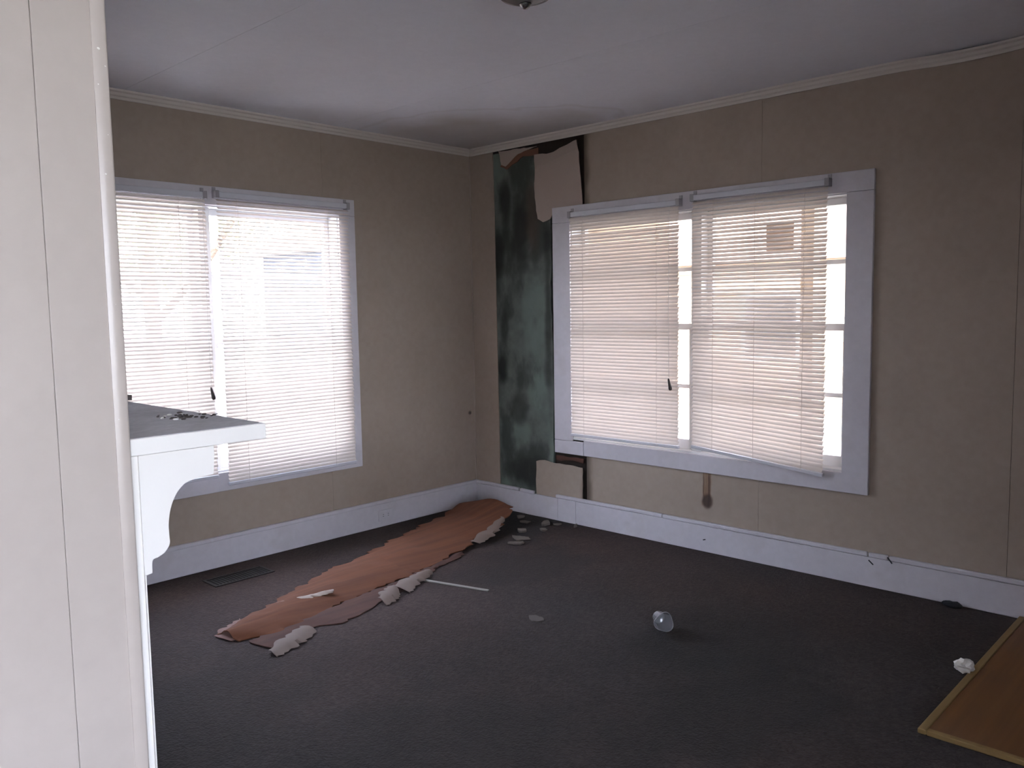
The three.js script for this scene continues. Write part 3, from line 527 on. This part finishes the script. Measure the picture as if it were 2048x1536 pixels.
// ---------------------------------------------------------------- outdoors, glimpsed between the slats
const yard = obj('ground', box(-40, 40, -0.62, -0.5, -40, 40), std({ color: 0x98968c, roughness: 1 })); yard.userData.kind = 'structure';
struct('patio', box(-6.5, 1.4, -0.499, -0.46, -9, -0.3), std({ color: 0xcac9c6, roughness: 0.95 }));
struct('foundation', box(XL - 0.15, 0.16, -0.5, -0.121, -0.15, ZF + 0.15), std({ color: 0x9a9188, roughness: 0.95 }));
{ // covered porch outside the right window: its roof and end wall keep the open sky off that window
  const t = thing('covered_porch', 'tan porch with roof and posts outside the right window, glimpsed between slats', 'porch', [0.17, -0.5, 2.5]);
  const tanw = std({ color: 0xb79a80, roughness: 0.85 }), soff = std({ color: 0xb9a792, roughness: 0.9 });
  obj('porch_floor', box(0.001, 2.9, 0, 0.32, -2.9, 4.0), std({ color: 0x857c72, roughness: 0.95 }), t);
  obj('roof', box(0.001, 3.1, 2.78, 2.95, -3.1, 4.2), soff, t);
  obj('end_wall', box(0.001, 2.9, 0.321, 2.779, -3.0, -2.88), tanw, t);
  for (let i = 0; i < 12; i++) obj('siding_board', box(0.002, 2.9, 0.33 + i * 0.203, 0.33 + i * 0.203 + 0.195, -2.879, -2.86), tanw, t);
  for (const z of [-1.35, 0.2, 1.9, 3.8]) obj('post', box(2.72, 2.84, 0.321, 2.779, z - 0.06, z + 0.06, 0.008), soff, t);
}
{
  const O = [9.5, -0.5, -1.5];
  const t = thing('neighbour_house', 'tan sided house across the yard glimpsed between the blind slats', 'house', O);
  const side = std({ color: 0xc4a98e, roughness: 0.8 }), roof = std({ color: 0x6d5648, roughness: 0.95 });
  obj('wall', box(0, 6, 0, 2.7, -6.5, 4.2), side, t);
  for (let i = 0; i < 13; i++) obj('siding_board', box(-0.02, -0.001, 0.05 + i * 0.2, 0.05 + i * 0.2 + 0.19, -6.5, 4.2), side, t);
  const s = poly([[-0.5, 2.6], [6.5, 2.6], [3, 4.3]]); obj('roof', slabZ(s, -6.9, 4.6), roof, t);
  const w = obj('window', box(-0.05, -0.021, 0.9, 2.1, -1.5, -0.4), M.sash, t); obj('pane', box(-0.056, -0.0505, 0.98, 2.02, -1.42, -0.48), std({ color: 0x30343a, roughness: 0.1 }), w);
}
{ // dark shed in the yard, seen through the right half of the back window
  const t = thing('garden_shed', 'dark painted board shed in the yard beyond the back window', 'shed', [2.75, -0.5, -4.4]);
  const dark = std({ color: 0x3b3c42, roughness: 0.95 });
  obj('shed_body', box(-1.2, 1.2, 0, 2.6, -1.1, 1.1), dark, t);
  for (let i = 0; i < 12; i++) obj('wall_board', box(-1.2 + i * 0.2 + 0.004, -1.0 + i * 0.2 - 0.004, 0.01, 2.58, 1.101, 1.12), dark, t);
  obj('roof', slabZ(poly([[-1.4, 2.601], [1.4, 2.601], [0, 3.4]]), -1.25, 1.25), std({ color: 0x4a4541, roughness: 0.95 }), t);
}
function tree(x, z, h, r, label, k) {
  const t = thing('yard_tree', label, 'tree', [x, -0.5, z], 'trees outside the windows');
  obj('trunk', [tube([[0, 0, 0], [0.08, h * 0.35, 0.05], [0, h * 0.7, 0.1], [0.1, h * 0.9, 0]], 0.13, 8), tube([[0.05, h * 0.4, 0.05], [0.7, h * 0.62, 0.5], [1.1, h * 0.8, 0.8]], 0.06, 6), tube([[0.03, h * 0.5, 0.05], [-0.6, h * 0.7, -0.6], [-0.9, h * 0.85, -0.9]], 0.05, 6)].map(uvm), std({ color: 0x5a4a3e, roughness: 1 }), t);
  const pos = []; const leaf = [[0, 0, 0], [0.07, 0.02, 0.03], [0.14, 0, 0], [0.07, -0.01, -0.03]];
  let s0 = k; const q = () => { s0 = (s0 * 1664525 + 1013904223) >>> 0; return s0 / 4294967296; };
  for (let i = 0; i < 2600; i++) {
    const a = q() * 6.283, b = Math.acos(2 * q() - 1), rad = r * Math.cbrt(q()), cx = Math.sin(b) * Math.cos(a) * rad, cy = h * 0.85 + Math.cos(b) * rad * 0.7, cz = Math.sin(b) * Math.sin(a) * rad;
    const e = new THREE.Euler(q() * 6, q() * 6, q() * 6), L = leaf.map((v) => new THREE.Vector3(...v).applyEuler(e).add(new THREE.Vector3(cx, cy, cz)));
    for (const o of [0, 1, 2, 0, 2, 3]) pos.push(L[o].x, L[o].y, L[o].z);
  }
  const g = new THREE.BufferGeometry(); g.setAttribute('position', new THREE.Float32BufferAttribute(pos, 3)); g.computeVertexNormals();
  const m = obj('foliage', uvm(g), phy({ color: 0x7d8452, roughness: 0.9, transmission: 0.3, thickness: 0, side: THREE.DoubleSide }), t); m.userData.kind = 'stuff';
}
tree(7.2, -5.4, 3.4, 1.5, 'leafy tree in the yard beyond the porch end wall', 77);
tree(1.5, -9, 4.2, 1.9, 'leafy tree beyond the back window', 99);

renderer.render(scene, camera);
